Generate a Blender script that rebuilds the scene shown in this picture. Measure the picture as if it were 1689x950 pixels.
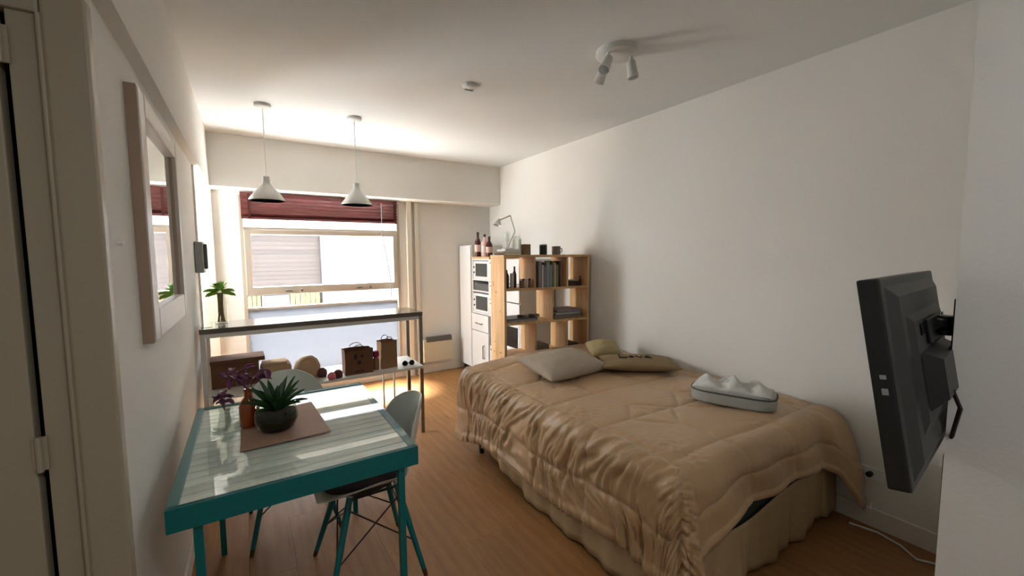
import bpy, bmesh, math, random
from mathutils import Vector, Matrix, noise
random.seed(7)
for o in list(bpy.data.objects): bpy.data.objects.remove(o)
S = bpy.context.scene
COL = S.collection
PI = math.pi

# ---------------------------------------------------------------- camera
yaw, pitch, roll = 0.56571, 0.07869, -0.00677
cy, sy, cp, sp = math.cos(yaw), math.sin(yaw), math.cos(pitch), math.sin(pitch)
fwd = Vector((sy*cp, cy*cp, -sp)); right = Vector((cy, -sy, 0)); up = right.cross(fwd)
r2 = math.cos(roll)*right + math.sin(roll)*up
u2 = -math.sin(roll)*right + math.cos(roll)*up
cam_d = bpy.data.cameras.new('camera'); cam = bpy.data.objects.new('camera', cam_d); COL.objects.link(cam)
cam.matrix_world = Matrix(((r2.x, u2.x, -fwd.x, 0), (r2.y, u2.y, -fwd.y, 0), (r2.z, u2.z, -fwd.z, 1.45), (0, 0, 0, 1)))
cam_d.sensor_fit = 'HORIZONTAL'; cam_d.sensor_width = 36; cam_d.lens = 686.15/1689*36
cam_d.clip_start = 0.02; cam_d.clip_end = 200
S.camera = cam

# ---------------------------------------------------------------- world, exposure
w = bpy.data.worlds.new('overcast_sky'); S.world = w; w.use_nodes = True
bg = w.node_tree.nodes['Background']
bg.inputs['Color'].default_value = (0.86, 0.93, 1.0, 1); bg.inputs['Strength'].default_value = 2.6
S.view_settings.view_transform = 'Standard'; S.view_settings.look = 'None'
S.view_settings.gamma = 1; S.view_settings.use_curve_mapping = False
S.view_settings.exposure = 1.55
sun = bpy.data.lights.new('hazy_sun', 'SUN'); sun.energy = 104; sun.angle = math.radians(26); sun.color = (.97, .985, 1.0)
so = bpy.data.objects.new('hazy_sun', sun); COL.objects.link(so)
so.rotation_euler = Vector((.06, -.32, -.95)).to_track_quat('-Z', 'Y').to_euler()
hl = bpy.data.lights.new('hall_fill_light', 'AREA'); hl.shape = 'DISK'; hl.size = .5; hl.energy = 4.2; hl.color = (.96, .98, 1.0)  # added fill for the near end of the room, no known fixture
ho = bpy.data.objects.new('hall_fill_light', hl); COL.objects.link(ho); ho.location = (.5, -.4, 2.5)
pl = bpy.data.lights.new('window_portal', 'AREA'); pl.shape = 'RECTANGLE'; pl.size = 1.56; pl.size_y = 1.86
pl.cycles.is_portal = True
po = bpy.data.objects.new('window_portal', pl); COL.objects.link(po)
po.location = (0.738, 5.0, 1.12); po.rotation_euler = (-PI/2, 0, 0)   # faces into the room

# daylight from the side passage's own window, left of the window wall
dl = bpy.data.lights.new('passage_daylight', 'AREA'); dl.shape = 'RECTANGLE'; dl.size = .4; dl.size_y = 1.7; dl.energy = 30; dl.color = (.96, .985, 1)
do = bpy.data.objects.new('passage_daylight', dl); COL.objects.link(do); do.location = (-1.0, 4.62, 1.25); do.rotation_euler = (PI/2-math.radians(14), 0, -PI/2-math.radians(36))

# ---------------------------------------------------------------- materials
def lin(c):
    return tuple(((x/255)/12.92 if x <= 10 else (((x/255)+.055)/1.055)**2.4) for x in c)
def mat(name, rgb, rough=.6, metal=0., var=0., scale=8., bump=0., bscale=60., stretch=(1, 1, 1), rgb2=None, spec=.5, rnd=0., coat=0., sheen=0.):
    m = bpy.data.materials.new(name); m.use_nodes = True
    nt = m.node_tree; b = nt.nodes['Principled BSDF']
    c = lin(rgb)+(1,)
    b.inputs['Base Color'].default_value = c
    b.inputs['Roughness'].default_value = rough; b.inputs['Metallic'].default_value = metal
    b.inputs['Specular IOR Level'].default_value = spec
    if coat: b.inputs['Coat Weight'].default_value = coat; b.inputs['Coat Roughness'].default_value = .15
    if sheen: b.inputs['Sheen Weight'].default_value = sheen; b.inputs['Sheen Roughness'].default_value = .4
    tc = nt.nodes.new('ShaderNodeTexCoord'); mp = nt.nodes.new('ShaderNodeMapping')
    nt.links.new(tc.outputs['Object'], mp.inputs['Vector']); mp.inputs['Scale'].default_value = stretch
    last = None
    if var or rgb2:
        n = nt.nodes.new('ShaderNodeTexNoise'); n.inputs['Scale'].default_value = scale; n.inputs['Detail'].default_value = 5
        nt.links.new(mp.outputs[0], n.inputs['Vector'])
        r = nt.nodes.new('ShaderNodeValToRGB'); nt.links.new(n.outputs['Fac'], r.inputs['Fac'])
        r.color_ramp.elements[0].position = .35; r.color_ramp.elements[1].position = .65
        c2 = lin(rgb2)+(1,) if rgb2 else tuple(x*(1-var) for x in c[:3])+(1,)
        r.color_ramp.elements[0].color = c2; r.color_ramp.elements[1].color = c
        last = r.outputs['Color']
    if rnd:
        oi = nt.nodes.new('ShaderNodeObjectInfo'); mr = nt.nodes.new('ShaderNodeMapRange')
        mr.inputs['To Min'].default_value = 1-rnd; mr.inputs['To Max'].default_value = 1+rnd
        nt.links.new(oi.outputs['Random'], mr.inputs['Value'])
        hsv = nt.nodes.new('ShaderNodeHueSaturation'); nt.links.new(mr.outputs[0], hsv.inputs['Value'])
        if last: nt.links.new(last, hsv.inputs['Color'])
        else: hsv.inputs['Color'].default_value = c
        last = hsv.outputs['Color']
    if last: nt.links.new(last, b.inputs['Base Color'])
    if bump:
        n2 = nt.nodes.new('ShaderNodeTexNoise'); n2.inputs['Scale'].default_value = bscale; n2.inputs['Detail'].default_value = 4
        nt.links.new(mp.outputs[0], n2.inputs['Vector'])
        bp = nt.nodes.new('ShaderNodeBump'); bp.inputs['Strength'].default_value = bump; bp.inputs['Distance'].default_value = .01
        nt.links.new(n2.outputs['Fac'], bp.inputs['Height']); nt.links.new(bp.outputs[0], b.inputs['Normal'])
    return m
def glass(name, rgb=(255, 255, 255), refl=.12, rough=.0, alpha_tint=1.0):
    # thin architectural glass: transparent with Fresnel reflection
    m = bpy.data.materials.new(name); m.use_nodes = True; nt = m.node_tree; nt.nodes.clear()
    o = nt.nodes.new('ShaderNodeOutputMaterial'); t = nt.nodes.new('ShaderNodeBsdfTransparent'); g = nt.nodes.new('ShaderNodeBsdfGlossy')
    t.inputs['Color'].default_value = lin(rgb)+(1,); g.inputs['Roughness'].default_value = rough
    f = nt.nodes.new('ShaderNodeFresnel'); f.inputs['IOR'].default_value = 1.5
    mx = nt.nodes.new('ShaderNodeMixShader')
    gm = nt.nodes.new('ShaderNodeNewGeometry'); sb = nt.nodes.new('ShaderNodeMath'); sb.operation = 'SUBTRACT'; sb.inputs[0].default_value = 1; nt.links.new(gm.outputs['Backfacing'], sb.inputs[1])
    ml = nt.nodes.new('ShaderNodeMath'); ml.operation = 'MULTIPLY'; nt.links.new(f.outputs[0], ml.inputs[0]); nt.links.new(sb.outputs[0], ml.inputs[1]); nt.links.new(ml.outputs[0], mx.inputs[0]); nt.links.new(t.outputs[0], mx.inputs[1]); nt.links.new(g.outputs[0], mx.inputs[2])
    nt.links.new(mx.outputs[0], o.inputs[0])
    return m
def frosted(name):
    m = bpy.data.materials.new(name); m.use_nodes = True; nt = m.node_tree; nt.nodes.clear()
    o = nt.nodes.new('ShaderNodeOutputMaterial'); t = nt.nodes.new('ShaderNodeBsdfTranslucent'); d = nt.nodes.new('ShaderNodeBsdfDiffuse')
    n = nt.nodes.new('ShaderNodeTexNoise'); n.inputs['Scale'].default_value = 14; tc = nt.nodes.new('ShaderNodeTexCoord')
    nt.links.new(tc.outputs['Object'], n.inputs['Vector'])
    r = nt.nodes.new('ShaderNodeValToRGB'); r.color_ramp.elements[0].color = (.12, .123, .13, 1); r.color_ramp.elements[1].color = (.135, .138, .145, 1)
    nt.links.new(n.outputs['Fac'], r.inputs['Fac']); nt.links.new(r.outputs['Color'], t.inputs['Color'])
    d.inputs['Color'].default_value = (.5, .54, .6, 1)
    mx = nt.nodes.new('ShaderNodeMixShader'); mx.inputs[0].default_value = .12
    nt.links.new(t.outputs[0], mx.inputs[1]); nt.links.new(d.outputs[0], mx.inputs[2]); nt.links.new(mx.outputs[0], o.inputs[0])
    return m
M = dict(
 wall=mat('wall_paint', (225, 223, 217), .8, bump=.08, bscale=90, spec=.2),
 ceil=mat('ceiling_paint', (224, 227, 226), .85, spec=.2, bump=.05, bscale=70),
 cream=mat('cream_paint', (222, 216, 200), .5), sash_backlit=mat('sash_backlit_paint', (178, 168, 152), .5), trim=mat('trim_paint', (225, 220, 210), .45),  # sash tone: trim paint darkened, backlit shade put into the colour
 door=mat('door_paint', (172, 162, 140), .45), dark=mat('dark_gap', (40, 32, 24), .8),
 floor=mat('laminate_oak', (156, 112, 64), .46, rgb2=(140, 96, 52), scale=5, stretch=(9, .8, 1), bump=.04, bscale=40, rnd=.06),
 base=mat('subfloor', (90, 60, 36), .8),
 teal=mat('teal_paint', (0, 112, 114), .3), tealglass=glass('table_glass', (250, 253, 252)),
 slat=mat('washed_slat', (232, 231, 222), .6, rgb2=(206, 210, 204), scale=4, stretch=(2, 14, 1), rnd=.13),
 white=mat('white_plastic', (226, 228, 224), .35), whitem=mat('white_metal', (222, 222, 216), .35), 
 chair=mat('white_shell', (214, 220, 214), .35), cush=mat('charcoal_fabric', (58, 50, 56), .9, bump=.3, bscale=200),
 wire=mat('dark_wire', (60, 40, 34), .4, .5), tip=mat('brown_tip', (80, 50, 30), .6),
 steel=mat('brushed_steel', (150, 140, 130), .35, .7), bartop=mat('bar_top', (96, 86, 78), .2, 0, coat=.6),
 pine=mat('pine', (216, 180, 132), .5, rgb2=(202, 158, 106), scale=3, stretch=(6, 6, .7), rnd=.07),
 knot=mat('pine_knot', (140, 92, 50), .6),
 comf=mat('satin_beige', (184, 150, 110), .42, var=.06, scale=3, bump=.35, bscale=30, stretch=(1, 1, .35), sheen=.2),
 seam=mat('seam_thread', (120, 92, 62), .7), skirt=mat('skirt_beige', (176, 150, 112), .75, bump=.1, bscale=60),
 boxd=mat('dark_box_fabric', (52, 56, 52), .8), blk=mat('black_plastic', (24, 25, 24), .42, bump=.08, bscale=300), 
 gloss=mat('black_gloss', (12, 12, 13), .12), blkm=mat('black_metal', (16, 16, 16), .4),
 tvb=mat('charcoal_plastic', (30, 31, 29), .42, bump=.12, bscale=250),
 blind=mat('mahogany_slat', (112, 56, 54), .3, rgb2=(84, 36, 34), scale=3, stretch=(1, 10, 10)),
 glass=glass('window_glass'), frost=frosted('frosted_glass'),
 mirror=mat('mirror_silver', (240, 242, 240), .02, 1.0), mframe=mat('mirror_frame', (214, 206, 196), .4), mside=mat('mirror_frame_side', (172, 148, 128), .5),
 grey=mat('grey_plastic', (150, 152, 152), .45), greyd=mat('grey_dark', (86, 86, 84), .5),
 kraft=mat('kraft_paper', (150, 112, 78), .85, var=.15, scale=6), kraftd=mat('brown_card', (112, 74, 48), .85, var=.15, scale=5), tan=mat('tan_cloth', (176, 148, 116), .9, bump=.4, bscale=30),
 marks=mat('dark_print', (40, 30, 28), .8), placemat=mat('cork_brown', (164, 130, 110), .75, var=.06, scale=30),
 amber=mat('amber_glass', (150, 62, 8), .08, coat=.5), green=mat('succulent_green', (44, 84, 40), .45, var=.3, scale=12),
 lime=mat('lime_leaf', (140, 196, 60), .5, var=.2, scale=20), purple=mat('purple_leaf', (118, 62, 96), .55, var=.3, scale=18), soil=mat('soil', (52, 46, 30), .95, bump=.6, bscale=80),
 clear=glass('clear_glass', (251, 253, 251)), smoke=glass('bowl_glass', (230, 232, 220)), root=mat('roots_in_water', (150, 130, 84), .8, var=.4, scale=30),
 dgreen=mat('dark_green_card', (22, 66, 50), .6), pink=mat('pink_plastic', (214, 120, 130), .5), magenta=mat('magenta_cap', (140, 20, 70), .4), maroon=mat('maroon_cloth', (92, 56, 58), .9),
 pillow=mat('grey_beige_cotton', (176, 162, 144), .85, bump=.25, bscale=30, var=.05), pillow2=mat('tan_cotton', (140, 118, 84), .85, bump=.25, bscale=30, var=.08), olive=mat('olive_cotton', (165, 148, 108), .85, bump=.25, bscale=30),
 packg=mat('grey_pack', (166, 167, 160), .5, var=.1, scale=12), packw=mat('white_cotton', (205, 203, 196), .85, bump=.5, bscale=35), packd=mat('dark_zip', (78, 74, 68), .6),
 appliance=mat('white_enamel', (224, 226, 226), .35), ovenglass=mat('oven_glass', (70, 74, 72), .15), heater=mat('heater_cream', (200, 192, 168), .5),
 bw=mat('cup_grey', (128, 116, 104), .5), bk=mat('candle_black', (38, 38, 36), .4), brownjar=mat('brown_jar', (120, 96, 66), .5), candle=mat('candle_white', (236, 234, 226), .5),
 redb=mat('wine_bottle', (74, 34, 26), .2), pinkb=mat('pink_label', (210, 176, 164), .5), bkp=mat('book_grey', (140, 130, 134), .7), bkb=mat('book_blue', (140, 150, 156), .7), bko=mat('book_olive', (128, 122, 80), .7), bkw=mat('book_white', (206, 204, 200), .7), bkd=mat('book_dark', (60, 40, 34), .7),
 stone=mat('street_cladding', (57, 50, 47), .85, rnd=.14), bwhite=mat('street_white', (98, 98, 100), .8), yellow=mat('yellow_shutter', (104, 86, 36), .6), bluegrey=mat('far_window_glass', (40, 48, 62), .25), bounce=mat('bounce_surface', (214, 214, 214), .8, var=.06, scale=2), asphalt=mat('street_ground', (88, 88, 90), .9),
)

# ---------------------------------------------------------------- mesh builder (world coordinates)
class MB:
    def __init__(s): s.v = []; s.f = []; s.m = []; s.k = 0
    def add(s, vs, fs):
        o = len(s.v); s.v += [Vector(a) for a in vs]; s.f += [tuple(i+o for i in f) for f in fs]; return s
    def box(s, x0, x1, y0, y1, z0, z1, X=None, b=0.0):
        if x0 > x1: x0, x1 = x1, x0
        if y0 > y1: y0, y1 = y1, y0
        if z0 > z1: z0, z1 = z1, z0
        b = min(b, (x1-x0)*.45, (y1-y0)*.45, (z1-z0)*.45)
        if b <= 0:
            vs = [(x, y, z) for z in (z0, z1) for y in (y0, y1) for x in (x0, x1)]
            fs = [(0, 2, 3, 1), (4, 5, 7, 6), (0, 1, 5, 4), (2, 6, 7, 3), (0, 4, 6, 2), (1, 3, 7, 5)]
        else:
            bm = bmesh.new(); bmesh.ops.create_cube(bm, size=1)
            for v in bm.verts: v.co = Vector(((x0+x1)/2+v.co.x*(x1-x0), (y0+y1)/2+v.co.y*(y1-y0), (z0+z1)/2+v.co.z*(z1-z0)))
            bmesh.ops.bevel(bm, geom=bm.edges[:], offset=b, segments=2, profile=.6, affect='EDGES')
            bm.verts.index_update(); vs = [tuple(v.co) for v in bm.verts]; fs = [tuple(v.index for v in f.verts) for f in bm.faces]; bm.free()
        if X: vs = [X @ Vector(a) for a in vs]
        return s.add(vs, fs)
    def tube(s, pts, r, n=8, caps=True):
        pts = [Vector(p) for p in pts]; rs = r if isinstance(r, (list, tuple)) else [r]*len(pts)
        vs = []; fs = []; ref = None
        for i, p in enumerate(pts):
            d = (pts[min(i+1, len(pts)-1)]-pts[max(i-1, 0)]).normalized()
            if ref is None: ref = Vector((0, 0, 1)) if abs(d.z) < .9 else Vector((1, 0, 0))
            a = d.cross(ref).normalized(); b = d.cross(a).normalized(); ref = -b if False else a.cross(d).normalized()
            for k in range(n):
                t = 2*PI*k/n; vs.append(p+rs[i]*(math.cos(t)*a+math.sin(t)*ref))
        for i in range(len(pts)-1):
            for k in range(n): fs.append((i*n+k, i*n+(k+1) % n, (i+1)*n+(k+1) % n, (i+1)*n+k))
        if caps: fs.append(tuple(range(n))[::-1]); fs.append(tuple((len(pts)-1)*n+k for k in range(n)))
        return s.add(vs, fs)
    def lathe(s, c, prof, n=24, axis=None, sx=1, sy=1, X=None):
        vs = []; fs = []
        for r, z in prof:
            for k in range(n):
                t = 2*PI*k/n; vs.append(Vector((r*sx*math.cos(t), r*sy*math.sin(t), z)))
        for i in range(len(prof)-1):
            for k in range(n): fs.append((i*n+k, i*n+(k+1) % n, (i+1)*n+(k+1) % n, (i+1)*n+k))
        if prof[0][0] > 1e-4: fs.append(tuple(range(n))[::-1])
        if prof[-1][0] > 1e-4: fs.append(tuple((len(prof)-1)*n+k for k in range(n)))
        if axis is not None:
            q = Vector((0, 0, 1)).rotation_difference(Vector(axis)); vs = [q @ v for v in vs]
        if X: vs = [X @ v for v in vs]
        return s.add([v+Vector(c) for v in vs], fs)
    def grid(s, P, nu, nv, closed=False):
        vs = [P(i, j) for i in range(nu) for j in range(nv)]
        fs = [(i*nv+j, (i+1)*nv+j, (i+1)*nv+j+1, i*nv+j+1) for i in range(nu-1) for j in range(nv-1)]
        return s.add(vs, fs)
    def xf(s, X): s.v = [X @ v for v in s.v]; return s
def tag(o, label=None, cat=None, group=None, kind=None):
    if label: o['label'] = label
    if cat: o['category'] = cat
    if group: o['group'] = group
    if kind: o['kind'] = kind
    return o
WORG = {}
def empty(name, loc, label=None, cat=None, group=None, kind=None):
    o = bpy.data.objects.new(name, None); o.empty_display_size = .1; COL.objects.link(o); o.location = loc
    WORG[o.name] = Vector(loc); return tag(o, label, cat, group, kind)
def build(name, mb, m, parent=None, smooth=False, label=None, cat=None, group=None, kind=None, solid=0, sub=0, weld=False):
    if parent is not None: org = WORG[parent.name]
    else:
        xs = [v.x for v in mb.v]; ys = [v.y for v in mb.v]; zs = [v.z for v in mb.v]
        org = Vector(((min(xs)+max(xs))/2, (min(ys)+max(ys))/2, min(zs)))
    me = bpy.data.meshes.new(name); me.from_pydata([v-org for v in mb.v], [], mb.f)
    bm = bmesh.new(); bm.from_mesh(me)
    if weld: bmesh.ops.remove_doubles(bm, verts=bm.verts[:], dist=1e-5)
    bmesh.ops.recalc_face_normals(bm, faces=bm.faces[:]); bm.to_mesh(me); bm.free()
    me.materials.append(M[m] if isinstance(m, str) else m)
    if smooth:
        me.shade_smooth()
        if smooth != 'full': me.set_sharp_from_angle(angle=math.radians(40))
    o = bpy.data.objects.new(name, me); COL.objects.link(o)
    if parent is not None: o.parent = parent
    else: o.location = org
    WORG[o.name] = org
    if solid:
        md = o.modifiers.new('thickness', 'SOLIDIFY'); md.thickness = solid; md.offset = 0
    if sub:
        md = o.modifiers.new('smooth', 'SUBSURF'); md.levels = sub; md.render_levels = sub
    return tag(o, label, cat, group, kind)
def Bx(*a, **k): return MB().box(*a, **k)
def struct(name, mb, m, parent=None, **k):
    return build(name, mb, m, parent, kind=None if parent else 'structure', **k)
def copy_tree(o, parent=None):
    c = o.copy(); COL.objects.link(c); c.parent = parent
    for ch in list(o.children): copy_tree(ch, c)
    return c

# ================================================================ SETTING
XL, XB, XR, YB, YW, H, HB = -.294, -.252, 2.743, 4.587, 4.862, 2.551, 2.085
WX0, WX1, WZ0, WZ1 = -.045, 1.52, .2, 2.05
fl = struct('floor', Bx(-1.2, XR+.1, -1.7, YW+.1, -.1, -.012), 'base')
pw, plen = .19, 1.22
shared = {}
i = 0; x = -1.2
while x < XR:
    y = -1.7 + (i*.43 % plen) - plen
    while y < YW:
        y0, y1 = max(y, -1.7), min(y+plen, YW)
        x1 = min(x+pw, XR)
        if y1-y0 > .02:
            key = (round(x1-x, 3), round(y1-y0, 3))
            if key not in shared:
                p = build('plank', Bx(x+.0003, x1-.0003, y0+.0003, y1-.0003, -.012, 0), 'floor', fl)
                shared[key] = (p, x, y0)
            else:
                s0, sx0, sy0 = shared[key]; p = s0.copy(); COL.objects.link(p); p.location = s0.location+Vector((x-sx0, y0-sy0, 0))
        y += plen
    x += pw; i += 1
struct('ceiling', Bx(-1.2, XR+.1, -1.7, YW+.1, H, H+.1), 'ceil')
struct('wall_right', Bx(XR, XR+.1, -1.7, YW+.1, 0, H), 'wall')
struct('wall_left', Bx(XL-.12, XL, 1.441, 3.656, 0, H), 'wall')
struct('wall_left_passage', Bx(-1.2, -1.1, 1.41, YW, 0, H), 'wall')
struct('wall_hall_left', Bx(-1.2, -1.1, -1.7, 1.41, 0, H), 'wall')
struct('wall_hall_back', Bx(-1.1, 1.62, -1.7, -1.6, 0, H), 'wall')
struct('wall_near_right', Bx(1.62, XR, -1.7, .302, 0, H), 'wall')
bw = MB()
bw.box(-1.1, WX0, YW, YW+.16, 0, H); bw.box(WX1, XR, YW, YW+.16, 0, H)
bw.box(WX0, WX1, YW, YW+.16, 0, WZ0); bw.box(WX0, WX1, YW, YW+.16, WZ1, H)
struct('wall_back', bw, 'wall')
struct('trim_1', Bx(XL-.1, XB, 1.442, YW, HB, H-.001), 'wall')       # beam along the left wall
struct('trim_2', Bx(XB, XR, YB, YW, HB, H-.001), 'wall')            # beam over the window
struct('trim_3', Bx(-.36, XB-.005, YW-.03, YW, 0, HB), 'cream')      # casing left of the window
t4 = MB(); t4.box(1.60, 1.66, YW-.05, YW, .0, HB, b=.008); t4.box(1.70, 1.75, YW-.035, YW, .0, HB, b=.006)
struct('trim_4', t4, 'cream')
struct('trim_5', Bx(XL-.12, XL+.012, 3.640, 3.668, 0, HB), 'trim')
struct('baseboard_right', Bx(XR-.014, XR, .28, YW-.02, 0, .1, b=.004), 'trim')
struct('baseboard_back', Bx(1.76, XR-.02, YW-.015, YW, 0, .1, b=.004), 'trim')
struct('baseboard_left', Bx(XL, XL+.012, 1.43, 3.63, 0, .09, b=.004), 'trim')
# closet wall left of the camera, with its door
cw = MB(); cw.box(-1.1, XL-.002, 1.41, 1.44, 2.056, H)
struct('wall_closet', cw, 'wall')
struct('wall_closet_back', Bx(-1.1, XL-.12, 1.95, 2.0, 0, H), 'dark')
d = empty('door_1', (-.6, 1.41, 0), kind='structure')
arch = MB(); arch.box(-.368, -.2905, 1.395, 1.44, 0, 2.055, b=.006); arch.box(-1.09, -.369, 1.395, 1.44, 2.0, 2.055, b=.006)
build('architrave', arch, 'door', d)
build('door_jamb', Bx(-.425, -.368, 1.405, 1.50, 0, 2.0, b=.003), 'door', d)
leaf = build('door_leaf', Bx(-1.09, -.4405, 1.400, 1.44, .006, 1.995, b=.004), 'door', d)
build('bead', Bx(-.374, -.366, 1.388, 1.41, 0, 2.0, b=.003), 'door', d)
for z in (1.92, .99):
    hg = MB(); hg.box(-.446, -.420, 1.396, 1.402, z-.04, z+.04); hg.tube([(-.4335, 1.392, z-.042), (-.4335, 1.392, z+.042)], .006)
    build('hinge', hg, 'door', d, smooth=True)

# window
win = empty('window_1', (.74, YW, WZ0), kind='structure')
fr = MB(); y0, y1 = YW-.012, YW+.11
fr.box(WX0, WX0+.03, y0, y1, WZ0, WZ1); fr.box(WX1-.03, WX1, y0, y1, WZ0, WZ1)
fr.box(WX0+.03, WX1-.03, y0, y1, WZ0, WZ0+.04); fr.box(WX0+.03, WX1-.03, y0, y1, WZ1-.03, WZ1)
build('window_frame', fr, 'sash_backlit', win)
build('transom', Bx(WX0+.03, WX1-.03, y0+.01, y1-.01, 1.705, 1.745, b=.004), 'sash_backlit', win)
sa = MB(); a0, a1 = WX0+.03, WX1-.03
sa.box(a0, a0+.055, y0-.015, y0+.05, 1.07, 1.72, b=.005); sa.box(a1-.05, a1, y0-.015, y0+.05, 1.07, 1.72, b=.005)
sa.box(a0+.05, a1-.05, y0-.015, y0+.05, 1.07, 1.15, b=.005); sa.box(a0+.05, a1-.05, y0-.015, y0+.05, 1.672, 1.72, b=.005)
sash = build('sash', sa, 'sash_backlit', win)
build('pane', Bx(a0+.05, a1-.05, y0+.01, y0+.014, 1.14, 1.68), 'glass', sash)
lt = MB()
for lx in (.32, 1.02): lt.box(lx, lx+.06, y0-.028, y0-.014, 1.095, 1.11, b=.003); lt.box(lx+.14, lx+.16, y0-.028, y0-.014, 1.09, 1.115, b=.003)
build('latch', lt, 'greyd', sash)
build('pane', Bx(a0, a1, y0+.05, y0+.054, 1.745, WZ1-.03), 'glass', win)
build('pane', Bx(a0, a1, y0+.06, y0+.064, .94, 1.07), 'glass', win)
build('rail', Bx(a0, a1, y0+.04, y0+.075, .915, .94, b=.003), 'sash_backlit', win)
build('frosted_pane', Bx(a0, a1, y0+.055, y0+.061, WZ0+.04, .915), 'frost', win)
build('sill', Bx(WX0-.02, WX1+.02, YW-.06, YW+.0, WZ0-.03, WZ0, b=.006), 'trim', win)

# ================================================================ OUTSIDE
og = struct('street_ground', Bx(-14, 18, 5.3, 40, -6.2, -6), 'asphalt')
struct('bounce_slab', Bx(-5, 6, YW+.17, 6.7, -.35, -.2), 'bounce')  # added below view to bounce sunlight up through the window
ba = empty('apartment_building', (-2.2, 9, -6), 'clay coloured building across the street, left half of the window view', 'building')
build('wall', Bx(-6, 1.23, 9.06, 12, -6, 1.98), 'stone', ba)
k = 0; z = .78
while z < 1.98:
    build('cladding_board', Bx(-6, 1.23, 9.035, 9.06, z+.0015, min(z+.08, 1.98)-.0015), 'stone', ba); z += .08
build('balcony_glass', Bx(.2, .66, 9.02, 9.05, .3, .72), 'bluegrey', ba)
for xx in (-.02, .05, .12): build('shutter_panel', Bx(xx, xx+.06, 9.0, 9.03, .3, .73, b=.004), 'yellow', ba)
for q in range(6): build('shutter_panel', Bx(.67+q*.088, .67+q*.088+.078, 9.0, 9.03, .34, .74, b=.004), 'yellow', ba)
bb = empty('apartment_building', (3.2, 8.7, -6), 'white building with a small window across the street, right half of the window view', 'building')
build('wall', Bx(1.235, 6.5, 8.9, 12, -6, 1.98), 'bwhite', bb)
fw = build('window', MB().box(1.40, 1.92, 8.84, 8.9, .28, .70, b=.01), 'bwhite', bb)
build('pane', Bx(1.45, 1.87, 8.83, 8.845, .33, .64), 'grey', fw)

# blind
bl = empty('window_blind', (.72, 4.81, 1.82), 'raised mahogany slatted blind at the top of the window', 'blind')
build('head_rail', Bx(-.03, 1.485, 4.79, 4.835, 2.03, 2.075, b=.003), 'blind', bl)
for q in range(6):
    z = 1.856+q*.033; tl = Matrix.Translation((0, 4.81, z)) @ Matrix.Rotation(math.radians(-39), 4, 'X') @ Matrix.Translation((0, -4.81, -z))
    build('slat', Bx(-.028, 1.483, 4.786, 4.834, z-.0015, z+.0015+.004, X=tl), 'blind', bl)
build('bottom_rail', Bx(-.028, 1.483, 4.785, 4.835, 1.818, 1.838, b=.004), 'blind', bl)
for xx in (.03, 1.44): build('ladder_tape', Bx(xx, xx+.02, 4.778, 4.784, 1.82, 2.06), 'redb', bl)
build('pull_cord', MB().tube([(1.30, 4.78, 2.04), (1.30, 4.775, 1.7), (1.34, 4.775, 1.45), (1.38, 4.775, 1.2), (1.385, 4.77, .98)], .005, 6), 'grey', bl, smooth=True)

# ================================================================ WALL AND CEILING FITTINGS
mr = empty('wall_mirror', (XL+.02, 2.16, 1.175), 'tall whitewashed framed mirror on the left wall', 'mirror')
my0, my1, mz0, mz1 = 1.75, 2.58, 1.175, 1.985
mx0, mx1 = XL, XL+.033
f = MB(); f.box(mx0, mx1, my0, my0+.09, mz0, mz1, b=.004); f.box(mx0, mx1, my1-.045, my1, mz0, mz1, b=.004)
f.box(mx0, mx1, my0+.1, my1-.06, mz0, mz0+.10, b=.004); f.box(mx0, mx1, my0+.1, my1-.06, mz1-.07, mz1, b=.004)
build('frame', f, 'mframe', mr)
build('frame_edge', Bx(mx0, mx1-.004, my0-.006, my0, mz0-.002, mz1+.002), 'mside', mr, label='brown side edge')
build('mirror_glass', Bx(mx0+.004, mx0+.012, my0+.09, my1-.05, mz0+.09, mz1-.06), 'mirror', mr)
fi = MB(); fi.box(mx0+.01, mx0+.018, my1-.058, my1-.047, mz0+.1, mz1-.07)
build('inner_bead', fi, 'mside', mr)
ic = empty('intercom', (XL+.03, 3.53, 1.345), 'grey intercom handset box on the left wall before the window', 'intercom')
build('body', Bx(XL, XL+.05, 3.46, 3.60, 1.345, 1.555, b=.008), 'grey', ic)
build('handset', Bx(XL+.05, XL+.07, 3.48, 3.51, 1.37, 1.54, b=.008), 'greyd', ic)
build('button', Bx(XL+.05, XL+.055, 3.54, 3.57, 1.42, 1.50, b=.002), 'white', ic)
tag(build('wall_hook', MB().tube([(XL, 1.53, 1.49), (XL+.012, 1.53, 1.49)], .004, 8), 'white'), 'tiny white hook on the left wall between door frame and mirror', 'hook')

def pendant(x, y, zb, lab):
    p = empty('pendant_lamp', (x, y, zb), lab, 'lamp', 'white cone pendants over the bar')
    build('ceiling_rose', MB().lathe((x, y, H-.028), [(.0, 0), (.045, 0), (.055, .008), (.055, .028)], 24), 'white', p, smooth=True)
    build('cord', MB().tube([(x, y, H-.02), (x, y, zb+.16)], .0032, 8), 'white', p, smooth=True)
    sh = build('lamp_shade', MB().lathe((x, y, zb), [(.118, 0), (.118, .012), (.085, .055), (.05, .095), (.026, .125), (.024, .175), (.012, .18), (.010, .174), (.021, .168), (.023, .122), (.047, .090), (.082, .050), (.114, .010), (.114, 0), (.118, 0)], 36), 'whitem', p, smooth=True)
    build('bulb', MB().lathe((x, y, zb+.02), [(0, 0), (.018, .006), (.028, .028), (.022, .055), (.013, .08), (.013, .11), (0, .11)], 16), 'white', p, smooth=True)
pendant(.147, 3.588, 1.862, 'left white cone pendant lamp hanging over the bar table')
pendant(.774, 3.55, 1.862, 'right white cone pendant lamp hanging over the bar table')

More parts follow.
